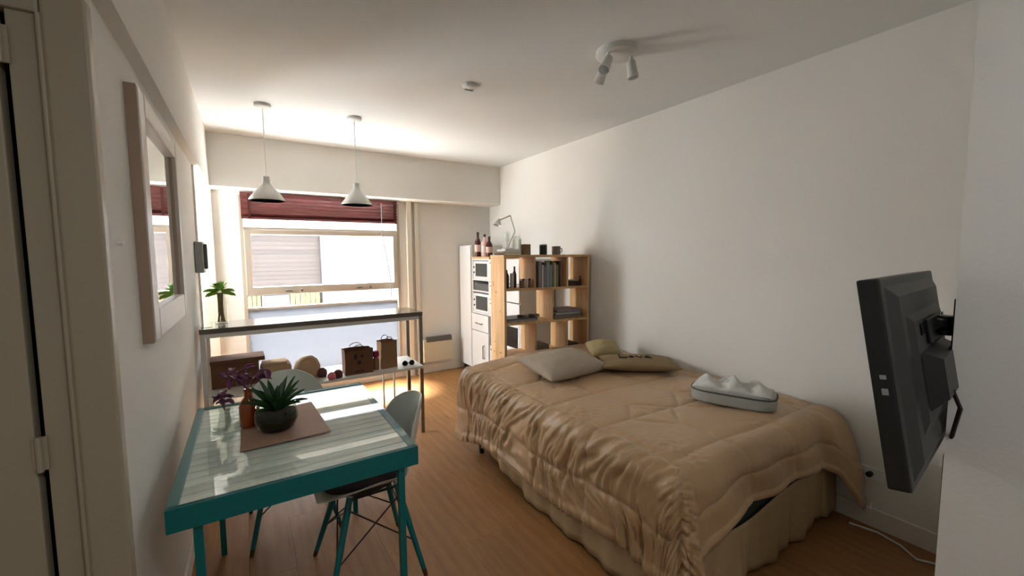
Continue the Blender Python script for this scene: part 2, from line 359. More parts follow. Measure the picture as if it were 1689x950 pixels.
sl = empty('ceiling_spotlight', (1.74, 1.68, H), 'white round ceiling plate with three swivel spotlights', 'lamp')
cx, cyy = 1.745, 1.675
build('ceiling_plate', MB().lathe((cx, cyy, H-.035), [(0, 0), (.095, 0), (.108, .01), (.108, .035), (0, .035)], 36), 'whitem', sl, smooth=True)
def spot(a, tilt, zlen=.095):
    px, py = cx+.078*math.cos(a), cyy+.078*math.sin(a)
    dr = Vector((math.cos(a)*math.sin(tilt), math.sin(a)*math.sin(tilt), -math.cos(tilt)))
    q = Vector((px, py, H-.035-.03))
    st = MB().tube([(px, py, H-.03), tuple(q)], .008, 10)
    h = build('spot_head', MB().lathe(tuple(q-dr*.012), [(0, 0), (.018, .002), (.024, .014), (.026, .05), (.031, .095), (.029, .095), (.024, .055), (0, .05)], 20, axis=dr), 'whitem', sl, smooth=True)
    build('bracket', st, 'whitem', h, smooth=True)
    build('spot_bulb', MB().lathe(tuple(q+dr*.062), [(0, 0), (.018, 0), (.026, .02), (0, .024)], 16, axis=dr), 'grey', h, smooth=True)
spot(math.radians(-168), .55); spot(math.radians(-40), .15); spot(math.radians(100), .5)
sd = empty('smoke_detector', (1.272, 2.496, H), 'small round white smoke detector with dark slot on the ceiling', 'detector')
build('cap', MB().lathe((1.272, 2.496, H-.02), [(0, 0), (.04, .0), (.05, .008), (.052, .02)], 24), 'white', sd, smooth=True)
build('slot', Bx(1.25, 1.31, 2.52, 2.535, H-.0215, H-.019), 'greyd', sd)

ht = empty('convector_heater', (1.95, 4.8, .16), 'low cream convector heater on the back wall beside the white tower', 'heater')
build('body', Bx(1.755, 2.14, 4.76, YW-.001, .15, .43, b=.01), 'heater', ht)
g = MB(); g.box(1.79, 2.12, 4.755, 4.80, .40, .462, b=.003)
build('grille', g, 'greyd', ht, label='dark outlet grille')
sk = empty('wall_socket', (XR, .774, .25), 'white wall socket low on the right wall beside the bed foot', 'socket')
build('plate', Bx(XR-.01, XR, .72, .83, .25, .32, b=.004), 'white', sk)
build('plug', MB().tube([(XR-.01, .775, .285), (XR-.035, .775, .285)], .014, 10), 'blkm', sk, smooth=True)
cb = [(2.66, .83, .006), (2.69, .72, .005), (2.66, .62, .005), (2.60, .55, .005), (2.64, .48, .005), (2.69, .42, .005), (2.70, .33, .005)]
tag(build('power_cable', MB().tube(cb, .005, 6), 'white', smooth=True), 'thin white cable on the floor along the right baseboard', 'cable')

# ================================================================ TV ON ITS ARM
tv = empty('television', (1.7, .36, .889), 'black flat television seen from behind, tilted down towards the bed', 'television')
# local frame: origin near lower corner, ex along width, ey outward (screen side +), ez up tilted
ex = Vector((.86, .080, 0)).normalized()
nrm = Vector((-ex.y, ex.x, 0))
tilt = math.radians(9.5)
ez = (Vector((0, 0, 1))*math.cos(tilt)+nrm*math.sin(tilt)).normalized()
ey = ez.cross(ex).normalized()
if ey.y < 0: ey = -ey
O = Vector((1.258, .324, .889))
TX = Matrix(((ex.x, ey.x, ez.x, O.x), (ex.y, ey.y, ez.y, O.y), (ex.z, ey.z, ez.z, O.z), (0, 0, 0, 1)))
W_, H_ = .70, .50
build('bezel', MB().box(0, W_, -.045, 0, 0, H_, b=.006).xf(TX), 'tvb', tv)
build('screen', MB().box(.015, W_-.015, 0, .002, .02, H_-.015).xf(TX), 'gloss', tv)
bk = MB()
def hexa(b, x0, x1, z0, z1, yb, X0, X1, Z0, Z1, yt):
    b.add([(x0, yb, z0), (x1, yb, z0), (x1, yb, z1), (x0, yb, z1), (X0, yt, Z0), (X1, yt, Z0), (X1, yt, Z1), (X0, yt, Z1)],
          [(0, 1, 2, 3), (4, 7, 6, 5), (0, 4, 5, 1), (1, 5, 6, 2), (2, 6, 7, 3), (3, 7, 4, 0)])
hexa(bk, .03, W_-.03, .015, H_-.02, -.044, .08, W_-.08, .05, H_-.05, -.060)
build('back_cover', bk.xf(TX), 'tvb', tv)
b2 = MB(); hexa(b2, .12, W_-.12, .10, .40, -.059, .15, W_-.15, .13, .38, -.070)
build('back_housing', b2.xf(TX), 'blk', tv)
b3 = MB(); hexa(b3, .18, W_-.20, .15, .30, -.069, .20, W_-.23, .18, .28, -.105)
build('socket_block', b3.xf(TX), 'blk', tv)
vn = MB()
for q in range(9): vn.box(.2+q*.045, .225+q*.045, -.0715, -.069, .34, .37)
build('vent', vn.xf(TX), 'gloss', tv)
lg = MB(); lg.box(-.0012, .001, -.030, -.018, .262, .272); lg.box(-.0012, .001, -.030, -.018, .225, .24)
build('side_button', lg.xf(TX), 'grey', tv)
mt = empty('tv_wall_mount', (1.66, .29, 1.2), 'black metal swivel arm holding the television to the near wall', 'tv mount')
P0 = TX @ Vector((.35, -.07, .36))
build('mount_plate', MB().box(.27, .43, -.079, -.0705, .31, .375, b=.003).xf(TX), 'blkm', mt)
build('arm', MB().tube([tuple(TX @ Vector((.35, -.075, .355))), (1.70, .335, 1.24), (1.72, .314, 1.24)], .018, 10), 'blkm', mt, smooth=True)
build('wall_plate', Bx(1.665, 1.775, .3025, .314, 1.15, 1.32, b=.003), 'blkm', mt)
build('knuckle', MB().lathe((1.70, .335, 1.212), [(0, 0), (.022, 0), (.022, .055), (0, .055)], 16), 'blkm', mt, smooth=True)
tag(build('tv_cable', MB().tube([tuple(TX @ Vector((.27, -.102, .19))), tuple(TX @ Vector((.28, -.11, .14))), (1.68, .31, .86), (1.7, .312, .5), (1.7, .312, .06)], .005, 6), 'blkm', smooth=True), 'black cable dropping from the television behind the near wall', 'cable')

# ================================================================ BAR TABLE
bt = empty('bar_table', (.45, 3.4, 0), 'long narrow bar table with dark top on thin pale metal legs below the pendants', 'table')
bx0, bx1, by0, by1 = XL+.02, 1.175, 3.2, 3.56
build('table_top', Bx(bx0, bx1, by0, by1, .968, 1.0, b=.003), 'bartop', bt)
for xx in (bx0+.002, bx1-.03):
    for yy in (by0+.004, by1-.032): build('leg', Bx(xx, xx+.028, yy, yy+.028, 0, .968), 'steel' if xx > 0 else 'whitem', bt)
r_ = MB(); r_.box(bx0+.03, bx1-.03, by0+.006, by0+.024, .94, .968); r_.box(bx0+.03, bx1-.03, by1-.026, by1-.008, .94, .968)
build('apron_rail', r_, 'whitem', bt)
build('lower_shelf', Bx(bx0+.03, bx1-.03, by0-.09, by1-.03, .562, .58, b=.002), 'whitem', bt)
br = MB()
for xx in (.93, 1.02): br.tube([(xx, by1-.05, 0.0), (xx, by1-.05, .562)], .008, 8)
build('shelf_strut', br, 'whitem', bt, smooth=True)

# things on the bar
def leafblade(b, base, dirv, L, wd, droop=.3, seg=6, thick=.002, cup=.3):
    d = Vector(dirv).normalized(); side = d.cross(Vector((0, 0, 1)))
    side = side.normalized() if side.length > .05 else Vector((1, 0, 0))
    p = Vector(base); pts = []
    for i in range(seg+1):
        t = i/seg; wv = wd*math.sin(PI*min(1, .12+t*.88))**.7*(1 if t < .98 else .1)
        nn = side.cross(d).normalized()
        pts.append((p-side*wv/2+nn*cup*wv, p-nn*0.0, p+side*wv/2+nn*cup*wv, p-nn*max(thick, wv*.12)))
        d = (d+Vector((0, 0, -droop/seg))).normalized(); p = p+d*L/seg
    vs = [v for q in pts for v in q]; fs = []
    for i in range(seg):
        a = i*4; c = a+4
        fs += [(a, a+1, c+1, c), (a+1, a+2, c+2, c+1), (a+2, a+3, c+3, c+2), (a+3, a, c, c+3)]
    b.add(vs, fs)
def jar(x, y, z, r, h, lab, neck=.7):
    j = empty('glass_jar', (x, y, z), lab, 'jar')
    build('glass', MB().lathe((x, y, z), [(r*.96, 0), (r, .01), (r, h*.72), (r*neck, h*.86), (r*neck, h), (r*neck-.003, h), (r*neck-.003, h*.86), (r-.003, h*.72), (r-.003, .008), (0, .008)], 24), 'clear', j, smooth=True)
    return j
j1 = jar(-.165, 3.42, 1.0, .042, .21, 'glass jar with rooting green sprig on the bar top', .8)
rt = MB()
for q in range(9):
    a = q*2.3; rt.tube([(-.165+.02*math.cos(a), 3.42+.02*math.sin(a), 1.012), (-.165+.012*math.cos(a+1), 3.42+.012*math.sin(a+1), 1.09), (-.165+.015*math.cos(a+2), 3.42+.015*math.sin(a+2), 1.21)], .0035, 5)
build('roots', rt, 'root', j1, smooth=True)
for q in range(18):
    a = q*2.4; b = MB(); leafblade(b, (-.165+.018*math.cos(a), 3.42+.018*math.sin(a), 1.205+.012*(q % 4)), (math.cos(a), math.sin(a), .1+.35*(q % 4)), .060+.010*(q % 3), .050, .7)
    build('leaf', b, 'lime', j1, smooth=True)
jar(-.235, 3.28, 1.0, .032, .23, 'empty clear glass bottle on the bar top beside the left wall', .5)
BZ = .58
def rbox(x, y, z, a, b, h, rot=0, bev=.003):
    X = Matrix.Translation((x, y, z)) @ Matrix.Rotation(rot, 4, 'Z')
    return MB().box(-a/2, a/2, -b/2, b/2, 0, h, b=bev).xf(X)
cbx = empty('cardboard_box', (-.09, 3.42, BZ), 'dark brown cardboard box with overhanging lid on the lower bar shelf', 'box')
build('body', rbox(-.10, 3.40, BZ, .27, .17, .16), 'kraftd', cbx); build('lid', rbox(-.085, 3.40, BZ+.16, .31, .19, .028, .02), 'kraftd', cbx)
fb = empty('cloth_bundle', (.12, 3.4, BZ), 'low tan folded cloth beside the brown box on the lower shelf', 'cloth')
build('folded_cloth', rbox(.14, 3.42, BZ, .19, .17, .11, .05, .03), 'tan', fb, smooth=True)
build('cloth_top', rbox(.13, 3.41, BZ+.1, .16, .14, .025, -.05, .012), 'tan', fb, smooth=True)
rb = MB().lathe((.33, 3.30, BZ), [(0, 0), (.07, .0), (.088, .03), (.086, .08), (.07, .12), (.045, .143), (0, .15)], 20)
for v in rb.v: v += Vector(noise.noise_vector(v*14))*.008
tag(build('bread_bag', rb, 'tan', smooth='full'), 'round tan bag slumped in the middle of the lower bar shelf', 'bag')
for x, y, r, m, lab in ((.42, 3.24, .035, 'maroon', 'small maroon pouch beside the round tan bag'), (.468, 3.13, .028, 'pink', 'small pink ball shaped trinket left of the printed paper bag'), (.515, 3.15, .032, 'maroon', 'dark maroon bundle touching the printed paper bag')):
    b = MB().lathe((x, y, BZ), [(0, 0), (r*.8, 0), (r, r*.6), (r*.9, r*1.3), (r*.4, r*1.8), (0, r*1.9)], 14)
    for v in b.v: v += Vector(noise.noise_vector(v*30))*.004
    tag(build('trinket', b, m, smooth='full'), lab, 'trinket')
def paperbag(x, y, a, b_, h, lab, m='kraft', rot=0.):
    e = empty('paper_bag', (x, y, BZ), lab, 'bag')
    X = Matrix.Translation((x, y, BZ)) @ Matrix.Rotation(rot, 4, 'Z')
    bb_ = MB(); n = 10
    def ring(z, k, j=0): return [Vector((sx*a/2*k, sy_*b_/2*k, z)) for sx, sy_ in ((-1, -1), (0, -1), (1, -1), (1, 0), (1, 1), (0, 1), (-1, 1), (-1, 0))]
    rings = [ring(0, 1), ring(h*.5, .985), ring(h*.93, 1.0), ring(h, 1.02), ring(h, .97), ring(h*.5, .95)]
    for r_i, rg in enumerate(rings):
        for q, v in enumerate(rg): v.z += (.006*math.sin(q*2.1+r_i) if 1 < r_i < 5 else 0); 
        for q in (3, 7): rg[q].x *= .93 if r_i else 1
    vs = [v for rg in rings for v in rg]; fs = []
    for i in range(len(rings)-1):
        for k in range(8): fs.append((i*8+k, i*8+(k+1) % 8, (i+1)*8+(k+1) % 8, (i+1)*8+k))
    fs.append(tuple(range(8))[::-1]); fs.append(tuple(40+k for k in range(8)))
    bb_.add(vs, fs).xf(X); build('bag_body', bb_, m, e)
    for sy_ in (-1, 1):
        hd = MB().tube([(-a*.22, sy_*b_*.46, h-.01), (-a*.2, sy_*b_*.46, h+.02), (-a*.08, sy_*b_*.44, h+.035), (a*.08, sy_*b_*.44, h+.035), (a*.2, sy_*b_*.46, h+.02), (a*.22, sy_*b_*.46, h-.01)], .003, 6).xf(X)
        build('handle', hd, m, e, smooth=True)
    return e, X
pb, X = paperbag(.665, 3.22, .20, .12, .18, 'brown paper bag with dark printed emblem, centre right of the lower bar shelf', 'kraftd')
em = MB(); em.lathe((0, -.0625, .088), [(0, 0), (.013, 0), (.013, .002), (0, .002)], 14, axis=(0, -1, 0))
build('printed_mark', em.xf(X), 'marks', pb, label='dark printed round mark')
for q_ in ((-.035, -.015, .115, .15), (.012, .03, .125, .142), (-.03, .035, .018, .026)):
    build('printed_mark', MB().box(q_[0], q_[1], -.0645, -.0615, q_[2], q_[3]).xf(X), 'marks', pb)
pb2, X = paperbag(.895, 3.25, .125, .10, .21, 'tall narrow brown paper bag nearest the right leg of the bar', 'kraft', .1)
bo = empty('small_bottle', (.80, 3.22, BZ), 'small pale bottle with magenta cap between the two paper bags', 'bottle')
build('body', MB().lathe((.80, 3.22, BZ), [(0, 0), (.022, 0), (.024, .01), (.024, .08), (.012, .10), (.012, .11)], 16), 'kraft', bo, smooth=True)
build('cap', MB().lathe((.80, 3.22, BZ+.10), [(.022, 0), (.026, .02), (.02, .045), (0, .05)], 16), 'magenta', bo, smooth=True)
gl = empty('sunglasses', (1.05, 3.25, BZ), 'folded black sunglasses on the right end of the lower bar shelf', 'glasses')
build('lens', MB().lathe((1.02, 3.20, BZ+.018), [(0, 0), (.022, 0), (.022, .003), (0, .003)], 16, axis=(0, -1, .2)), 'gloss', gl)
build('lens', MB().lathe((1.075, 3.20, BZ+.018), [(0, 0), (.022, 0), (.022, .003), (0, .003)], 16, axis=(0, -1, .2)), 'gloss', gl)
build('temple_arm', MB().tube([(1.0, 3.2, BZ+.02), (1.01, 3.24, BZ+.008), (1.10, 3.26, BZ+.006)], .004, 6), 'blkm', gl)
tag(build('storage_box', Bx(-.25, -.12, 3.10, 3.3, .0, .42, b=.006), 'dgreen'), 'dark green box on the floor under the left end of the bar', 'box')

# ================================================================ DINING TABLE
TZ = .735; tx0, tx1, ty0, ty1 = -.232, .512, 1.475, 2.42
dt = empty('dining_table', (.14, 1.95, 0), 'turquoise metal framed dining table with glass over whitewashed slats', 'table')
ap = MB(); z0, z1, t = TZ-.072, TZ, .03
ap.box(tx0, tx1, ty0, ty0+.02, z0, z1, b=.002); ap.box(tx0, tx1, ty1-t, ty1, z0, z1, b=.002)
ap.box(tx0, tx0+t, ty0+.02, ty1-t, z0, z1, b=.002); ap.box(tx1-t, tx1, ty0+.02, ty1-t, z0, z1, b=.002)
build('frame', ap, 'teal', dt)
for xx in (tx0+.07, tx1-.06):
    for yy in (ty0+.02, ty1-.045): build('leg', Bx(xx-.011, xx+.013, yy, yy+.025, 0, z0+.01, b=.002), 'teal', dt)
n = 17; sw = (ty1-ty0-.02-t)/n; first = None
for q in range(n):
    ya = ty0+.02+q*sw
    if first is None: first = build('slat', Bx(tx0+t, tx1-t, ya+.002, ya+sw-.002, TZ-.022, TZ-.003, b=.002), 'slat', dt)
    else:
        c = first.copy(); COL.objects.link(c); c.location = first.location+Vector((0, q*sw, 0))
build('glass_top', Bx(tx0+.004, tx1-.004, ty0+.004, ty1-.004, TZ, TZ+.005), 'tealglass', dt)
GZ = TZ+.005
pm = MB(); c = [(-.055, 1.775), (.255, 1.785), (.232, 2.2), (-.05, 2.16)]
pm.add([(x, y, z) for z in (GZ, GZ+.004) for x, y in c], [(3, 2, 1, 0), (4, 5, 6, 7), (0, 1, 5, 4), (1, 2, 6, 5), (2, 3, 7, 6), (3, 0, 4, 7)])
tag(build('placemat', pm, 'placemat'), 'pinkish brown cork placemat on the glass dining table', 'placemat')
PZ = GZ+.004
bot = empty('amber_bottle', (-.02, 2.03, PZ), 'amber glass bottle holding purple foliage on the placemat', 'bottle')
bx_, by_ = -.022, 2.03
build('glass', MB().lathe((bx_, by_, PZ), [(0, 0), (.034, 0), (.037, .006), (.037, .085), (.030, .105), (.016, .122), (.015, .148), (.018, .15), (.018, .158), (.012, .158)], 24), 'amber', bot, smooth=True)
def sprig(parent, base, n, spread, seed, L=.05, up0=.02, mm='purple'):
    rnd = random.Random(seed); st = MB()
    for q in range(n):
        a = rnd.uniform(0, 2*PI); tip = Vector(base)+Vector((math.cos(a)*spread*rnd.uniform(.3, 1), math.sin(a)*spread*rnd.uniform(.3, 1), rnd.uniform(up0, up0+.06)))
        st.tube([base, tuple((Vector(base)+tip)/2+Vector((0, 0, .02))), tuple(tip)], .0016, 5)
        for k in range(4):
            b = MB(); a2 = a+rnd.uniform(-1.8, 1.8); leafblade(b, tuple(tip-Vector((math.cos(a), math.sin(a), 0))*.012*k), (math.cos(a2), math.sin(a2), rnd.uniform(-.3, .8)), L*rnd.uniform(.7, 1.1), .026, .8, 5)
            build('leaf', b, mm, parent, smooth=True)
    build('stems', st, mm, parent, smooth=True)
sprig(bot, (bx_, by_, PZ+.15), 8, .095, 3)
vs_ = empty('glass_vase', (-.10, 1.985, GZ), 'slim clear glass vase with drooping purple sprig left of the amber bottle', 'vase')
build('glass', MB().lathe((-.105, 1.99, GZ), [(.026, 0), (.028, .006), (.024, .05), (.018, .09), (.022, .108), (.020, .108), (.016, .09), (.022, .05), (.0, .008)], 20), 'clear', vs_, smooth=True)
sprig(vs_, (-.105, 1.99, GZ+.10), 4, .06, 9, .04, .0)
bw_ = empty('succulent_bowl', (.075, 1.93, PZ), 'round smoky glass bowl planted with a dark green spiky succulent', 'plant')
bc = (.072, 1.925, PZ)
build('bowl', MB().lathe(bc, [(0, 0), (.05, 0), (.068, .012), (.080, .045), (.078, .078), (.070, .096), (.073, .104), (.070, .104), (.067, .096), (.075, .078), (.077, .045), (.065, .014), (0, .005)], 32), 'smoke', bw_, smooth=True)
build('soil', MB().lathe(bc, [(0, .008), (.06, .014), (.073, .045), (.071, .072), (.04, .078), (0, .08)], 24), 'soil', bw_, smooth=True)
for q in range(22):
    a = q*2.399; ring = q/22; el = 1.9-1.9*ring**.8
    b = MB(); leafblade(b, (bc[0]+.012*math.cos(a), bc[1]+.012*math.sin(a), PZ+.078), (math.cos(a), math.sin(a), el+.55), .145-.035*ring, .026, .15+.5*ring, 6, .004)
    build('leaf', b, 'green', bw_, smooth=True)

# ================================================================ CHAIRS
def chair(x, y, rz, lab, cushion):
    e = empty('shell_chair', (x, y, 0), lab, 'chair', 'white shell chairs at the dining table')
    X = Matrix.Translation((x, y, 0)) @ Matrix.Rotation(rz, 4, 'Z')     # local +Y is the front of the seat
    prof = [(.220, .428), (.207, .440), (.16, .442), (.09, .436), (.0, .428), (-.09, .430), (-.15, .445), (-.19, .485), (-.212, .545), (-.228, .61), (-.245, .68), (-.258, .73), (-.268, .765), (-.273, .782)]
    wid = [.10, .150, .192, .218, .230, .232, .230, .226, .220, .212, .192, .160, .110, .05]
    nv = 17
    def P(i, j):
        yy, zz = prof[i]; u = -1+2*j/(nv-1); ww = wid[i]; t = i/(len(prof)-1)
        s_ = min(1, max(0, (t-.35)/.25))
        up_ = (abs(u)**2.4)*(.095*(1-s_)*min(1, t*3)**1.5); fw = (u*u)*.085*s_*min(1, (1.05-t)*4)
        return Vector((u*ww, yy+fw, zz+up_))
    sh = MB().grid(P, len(prof), nv).xf(X)
    build('shell', sh, 'chair', e, smooth='full', solid=.007, sub=2)
    if cushion:
        cu = MB().lathe((0, 0, 0), [(0, .435), (.14, .435), (.178, .445), (.185, .458), (.172, .472), (.10, .480), (0, .482)], 32, sx=1.0, sy=.98)
        cu.xf(X @ Matrix.Translation((0, .02, .004))); build('seat_cushion', cu, 'cush', e, smooth=True)
    top = {}; bot_ = {}
    for sx in (-1, 1):
        for sy_ in (-1, 1):
            a = Vector((sx*.105, sy_*.10-.01, .418)); b = Vector((sx*.205, sy_*.205-.0, .0)); top[sx, sy_] = a; bot_[sx, sy_] = b
            m_ = a.lerp(b, .93)
            lg_ = build('leg', MB().tube([a, a.lerp(b, .15), m_], [.013, .0155, .0105], 12).xf(X), 'teal', e, smooth=True)
            build('foot', MB().tube([m_, b], [.0105, .009], 12).xf(X), 'tip', lg_, smooth=True)
    L = lambda k, t: tuple(top[k].lerp(bot_[k], t))
    wr = MB()
    for s1, s2 in (((-1, -1), (1, -1)), ((-1, 1), (1, 1)), ((-1, -1), (-1, 1)), ((1, -1), (1, 1))):
        wr.tube([L(s1, .12), L(s2, .62)], .0035, 6); wr.tube([L(s2, .12), L(s1, .62)], .0035, 6)
    build('wire_brace', wr.xf(X), 'wire', e, smooth=True)
    mb_ = MB(); 
    for a, b in (((-1, -1), (1, -1)), ((1, -1), (1, 1)), ((1, 1), (-1, 1)), ((-1, 1), (-1, -1))): mb_.tube([L(a, .03), L(b, .03)], .006, 6)
    build('seat_mount', mb_.xf(X), 'blkm', e, smooth=True)
chair(.415, 1.93, math.radians(90), 'white shell chair with dark seat cushion tucked in at the table side facing the wall', True)
chair(.155, 2.50, math.radians(180), 'white shell chair at the far end of the dining table by the bar', False)

# ================================================================ BED
bed = empty('bed', (2.03, 1.88, 0), 'double bed with dark box base and beige pleated skirt along the right wall', 'bed')
BX0, BX1, BY0, BY1 = 1.345, 2.72, .93, 2.83
build('box_base', Bx(BX0+.01, BX1-.005, BY0+.01, BY1, .12, .33, b=.01), 'boxd', bed)
build('mattress', Bx(BX0+.005, BX1, BY0+.01, BY1, .33, .54, b=.035), 'boxd', bed)
for xx in (BX0+.05, BX1-.08):
    for yy in (BY0+.08, 1.85, BY1-.2): build('leg', MB().lathe((xx, yy, 0), [(.018, 0), (.024, .12)], 12), 'blkm', bed, smooth=True)
def skirt_wave(s): return .010*math.sin(s*21)+.006*math.sin(s*47+1)+.004*noise.noise(Vector((s*9, 0, 0)))
def pleat(s):   # deep inverted pleats
    r = 0
    for c_ in (.42, .86, 1.20, 1.6): r -= .018*math.exp(-((s-c_)/.012)**2)
    return r
# foot side, pleated
ft = MB(); N = 180
def Pf(i, j):
    s = i/(N-1)*1.375; t = j/9; o = (skirt_wave(s)+pleat(s))*t
    zt0 = .325-.050*math.exp(-((s-.42)/.28)**2)
    return Vector((BX0+s, BY0-.008-.012*t-o, zt0-(zt0-.022-.012*math.sin(s*6))*t))
ft.grid(Pf, N, 10); build('skirt_foot', ft, 'skirt', bed, smooth='full', solid=.003)
ls = MB()
def Pl(i, j):
    s = i/(N-1)*1.55; t = j/9; o = skirt_wave(s+3)*t
    zb = .02+.10*max(0, min(1, (s-1.0)/.5))
    return Vector((BX0-.008-.014*t-o, BY0-.008+s, .325-(.325-zb)*t))
ls.grid(Pl, N, 10); build('skirt_side', ls, 'skirt', bed, smooth='full', solid=.003)

# comforter: one cloth draped over bed top, left side and foot
TOPZ = .60
def lerp(tab, x):
    if x <= tab[0][0]: return tab[0][1]
    for (a, b), (c_, d_) in zip(tab, tab[1:]):
        if x <= c_: return b+(d_-b)*(x-a)/(c_-a)
    return tab[-1][1]
side_hem = [(.9, .17), (1.06, .15), (1.16, .19), (1.42, .165), (1.6, .135), (1.82, .13), (1.95, .15), (2.2, .155), (2.44, .15), (2.6, .11), (2.76, .06), (2.9, .06)]
foot_hem = [(1.3, .15), (1.40, .22), (1.47, .30), (1.60, .34), (1.74, .375), (2.45, .345), (2.55, .30), (2.62, .15), (2.74, .07)]
U0, U1, V0, V1 = BX0+.075, 2.728, BY0+.07, 2.87
NU, NV, NH = 130, 230, 60
def topz(x, y):
    z = TOPZ-.012+.035*max(0, min(1, (y-2.25)/.4))*max(0, min(1, (x-1.5)/.4))
    z += .010*noise.noise(Vector((x*3.1, y*3.1, 2)))
    return z
def seams(a, b):
    # distance to quilting lines in cloth coordinates
    best = 9
    for c_ in (-.30, .02, .40, .80, 1.18): best = min(best, abs(a-c_-.012*math.sin(b*5)))
    for c_ in (-.28, .05, .45, .85, 1.25, 1.65): best = min(best, abs(b-c_-.012*math.sin(a*5)))
    # rotated squares at the panel crossings
    for ca in (.40, .80):
        for cb_ in (.45, 1.25):
            best = min(best, abs(abs(a-ca)+abs(b-cb_)-.17))
    return best
def cloth(a, b):
    """a: arc distance from left top edge (negative hangs), b: same from the foot edge"""
    ha = max(0, -a); hb = max(0, -b)
    R = .085
    def drop(d, L):
        # quarter round of radius R then straight down
        q = R*PI/2
        if d < q: t = d/R; return R*math.sin(t), R*(1-math.cos(t))
        return R+.035*(d-q)/max(.1, L), R+(d-q)
    x = U0+max(0, a); y = V0+max(0, b)
    z0 = topz(x, y)
    if ha == 0 and hb == 0: p = Vector((x, y, z0)); nrm_ = Vector((0, 0, 1)); hang = 0; s = 0
    elif hb == 0:
        L = z0-lerp(side_hem, y)+.05; o, dz = drop(ha*L/.5, L); p = Vector((x-o, y, z0-dz)); t = min(1, ha/.13); nrm_ = Vector((-math.sin(t*PI/2), 0, math.cos(t*PI/2))); hang = ha; s = y
    elif ha == 0:
        L = z0-lerp(foot_hem, x)+.05; o, dz = drop(hb*L/.5, L)
        o += .09*max(0, min(1, (x-2.50)/.1))*min(1, hb/.3)
        p = Vector((x, y-o, z0-dz)); t = min(1, hb/.13); nrm_ = Vector((0, -math.sin(t*PI/2), math.cos(t*PI/2))); hang = hb; s = x+7
    else:
        d = max(ha, hb); ph = PI/4*hb/d if ha >= hb else PI/2-PI/4*ha/d
        f_ = ph/(PI/2)
        L = z0-(lerp(side_hem, V0)*(1-f_)+lerp(foot_hem, U0)*f_)+.05-.0*math.sin(ph*2)
        o, dz = drop(d*L/.5, L)
        o *= 1+.35*math.sin(2*ph)*min(1, d/.4)*(.6+.4*math.cos(ph*14))
        p = Vector((x-o*math.cos(ph), y-o*math.sin(ph), z0-dz)); t = min(1, d/.13)
        nrm_ = Vector((-math.sin(t*PI/2)*math.cos(ph), -math.sin(t*PI/2)*math.sin(ph), math.cos(t*PI/2))); hang = d; s = y-f_*.3
    # relief
    sd_ = seams(a, b)
    rel = .010*(1-math.exp(-(sd_/.020)**1.2))-.006
    side_w = min(1, max(0, (.10-a)/.22)) if hb == 0 or ha > 0 else 0
    foot_w = min(1, hb/.15)*(1 if ha == 0 else 0)
    # gathered ruching on the left side: thin folds running down, wandering
    wob = noise.noise(Vector((s*5, (a-b)*3.3, 4)))
    slant = (.5+1.2*noise.noise(Vector((a*2.5, b*2.0, 21))))
    bb1 = b+a*slant*.6+.05*wob
    amp = .55+1.1*max(0, noise.noise(Vector((a*5, b*4, 1)))+.25)
    r1 = 1-2.4*abs(noise.noise(Vector((bb1*15, a*3.4, 3))))
    r2_ = 1-2.4*abs(noise.noise(Vector((bb1*31+3, a*7.5, 7))))
    ruf = (r1-.45)*.014*amp+(r2_-.45)*.011*amp
    ruf += .012*noise.noise(Vector((b*5-a*3, a*4+b*2, 11)))
    edge_damp = min(1, sd_/.015)
    rel += side_w*ruf*(.45+.55*edge_damp)
    # small crumples around on the top near seams
    cr = max(0, noise.noise(Vector((a*4.2, b*4.2, 30)))-.05)
    rel += (1-side_w)*(1-foot_w)*cr*.014*noise.noise(Vector((a*32+b*20, b*30-a*16, 5)))
    rel += foot_w*.010*math.sin((x)*17+2*noise.noise(Vector((x*3, hb*3, 0))))*min(1, hb/.35)
    # puffed hem
    if hang > .44: rel += .010*math.sin((hang-.44)/.06*PI)
    p = p+nrm_*rel
    return p
cm = MB()
As = [-.5+.5*i/NH for i in range(NH)]+[(U1-U0)*i/NU for i in range(NU+1)]
Bs = [-.5+.5*i/NH for i in range(NH)]+[(V1-V0)*i/NV for i in range(NV+1)]
def Pc(i, j):
    p = cloth(As[i], Bs[j])
    p.x = min(p.x, XR-.018)
    if p.z < .008: p.z = .008
    return p
cm.grid(Pc, len(As), len(Bs))
tag(build('comforter', cm, 'comf', smooth='full', solid=.006), 'beige satin quilted comforter with gathered sides spread over the bed', 'comforter')
build('care_tag', Bx(2.665, 2.70, .748, .752, .12, .15), 'white', bpy.data.objects['comforter'], label='small white tag')

def pillow(c, a, b, h, rot, m, name='pillow', tiltx=0., p_=2.6, seed=1):
    X = Matrix.Translation(c) @ Matrix.Rotation(rot, 4, 'Z') @ Matrix.Rotation(tiltx, 4, 'X')
    n = 26; mb_ = MB()
    def T(sgn):
        def P(i, j):
            u = -1+2*i/(n-1); v = -1+2*j/(n-1)
            uu = math.copysign(1-(1-abs(u))**1.6, u); vv = math.copysign(1-(1-abs(v))**1.6, v)
            pin = 1-.05*(1-vv*vv)*abs(uu)**3; pin2 = 1-.05*(1-uu*uu)*abs(vv)**3
            hh = h/2*max(0, (1-abs(uu)**p_)*(1-abs(vv)**p_))**.45
            hh *= 1+.10*noise.noise(Vector((uu*2, vv*2, seed)))
            return X @ Vector((uu*a/2*pin, vv*b/2*pin2, sgn*hh+.004*noise.noise(Vector((uu*5, vv*5, seed+4)))))
        return P
    mb_.grid(T(1), n, n); mb_.grid(T(-1), n, n)
    return mb_
tag(build('pillow', pillow((1.90, 2.30, .668), .57, .38, .13, math.radians(4), 'pillow', tiltx=math.radians(10)), 'pillow', smooth='full', weld=True), 'grey beige plain pillow on the bed, left of the printed one', 'pillow')
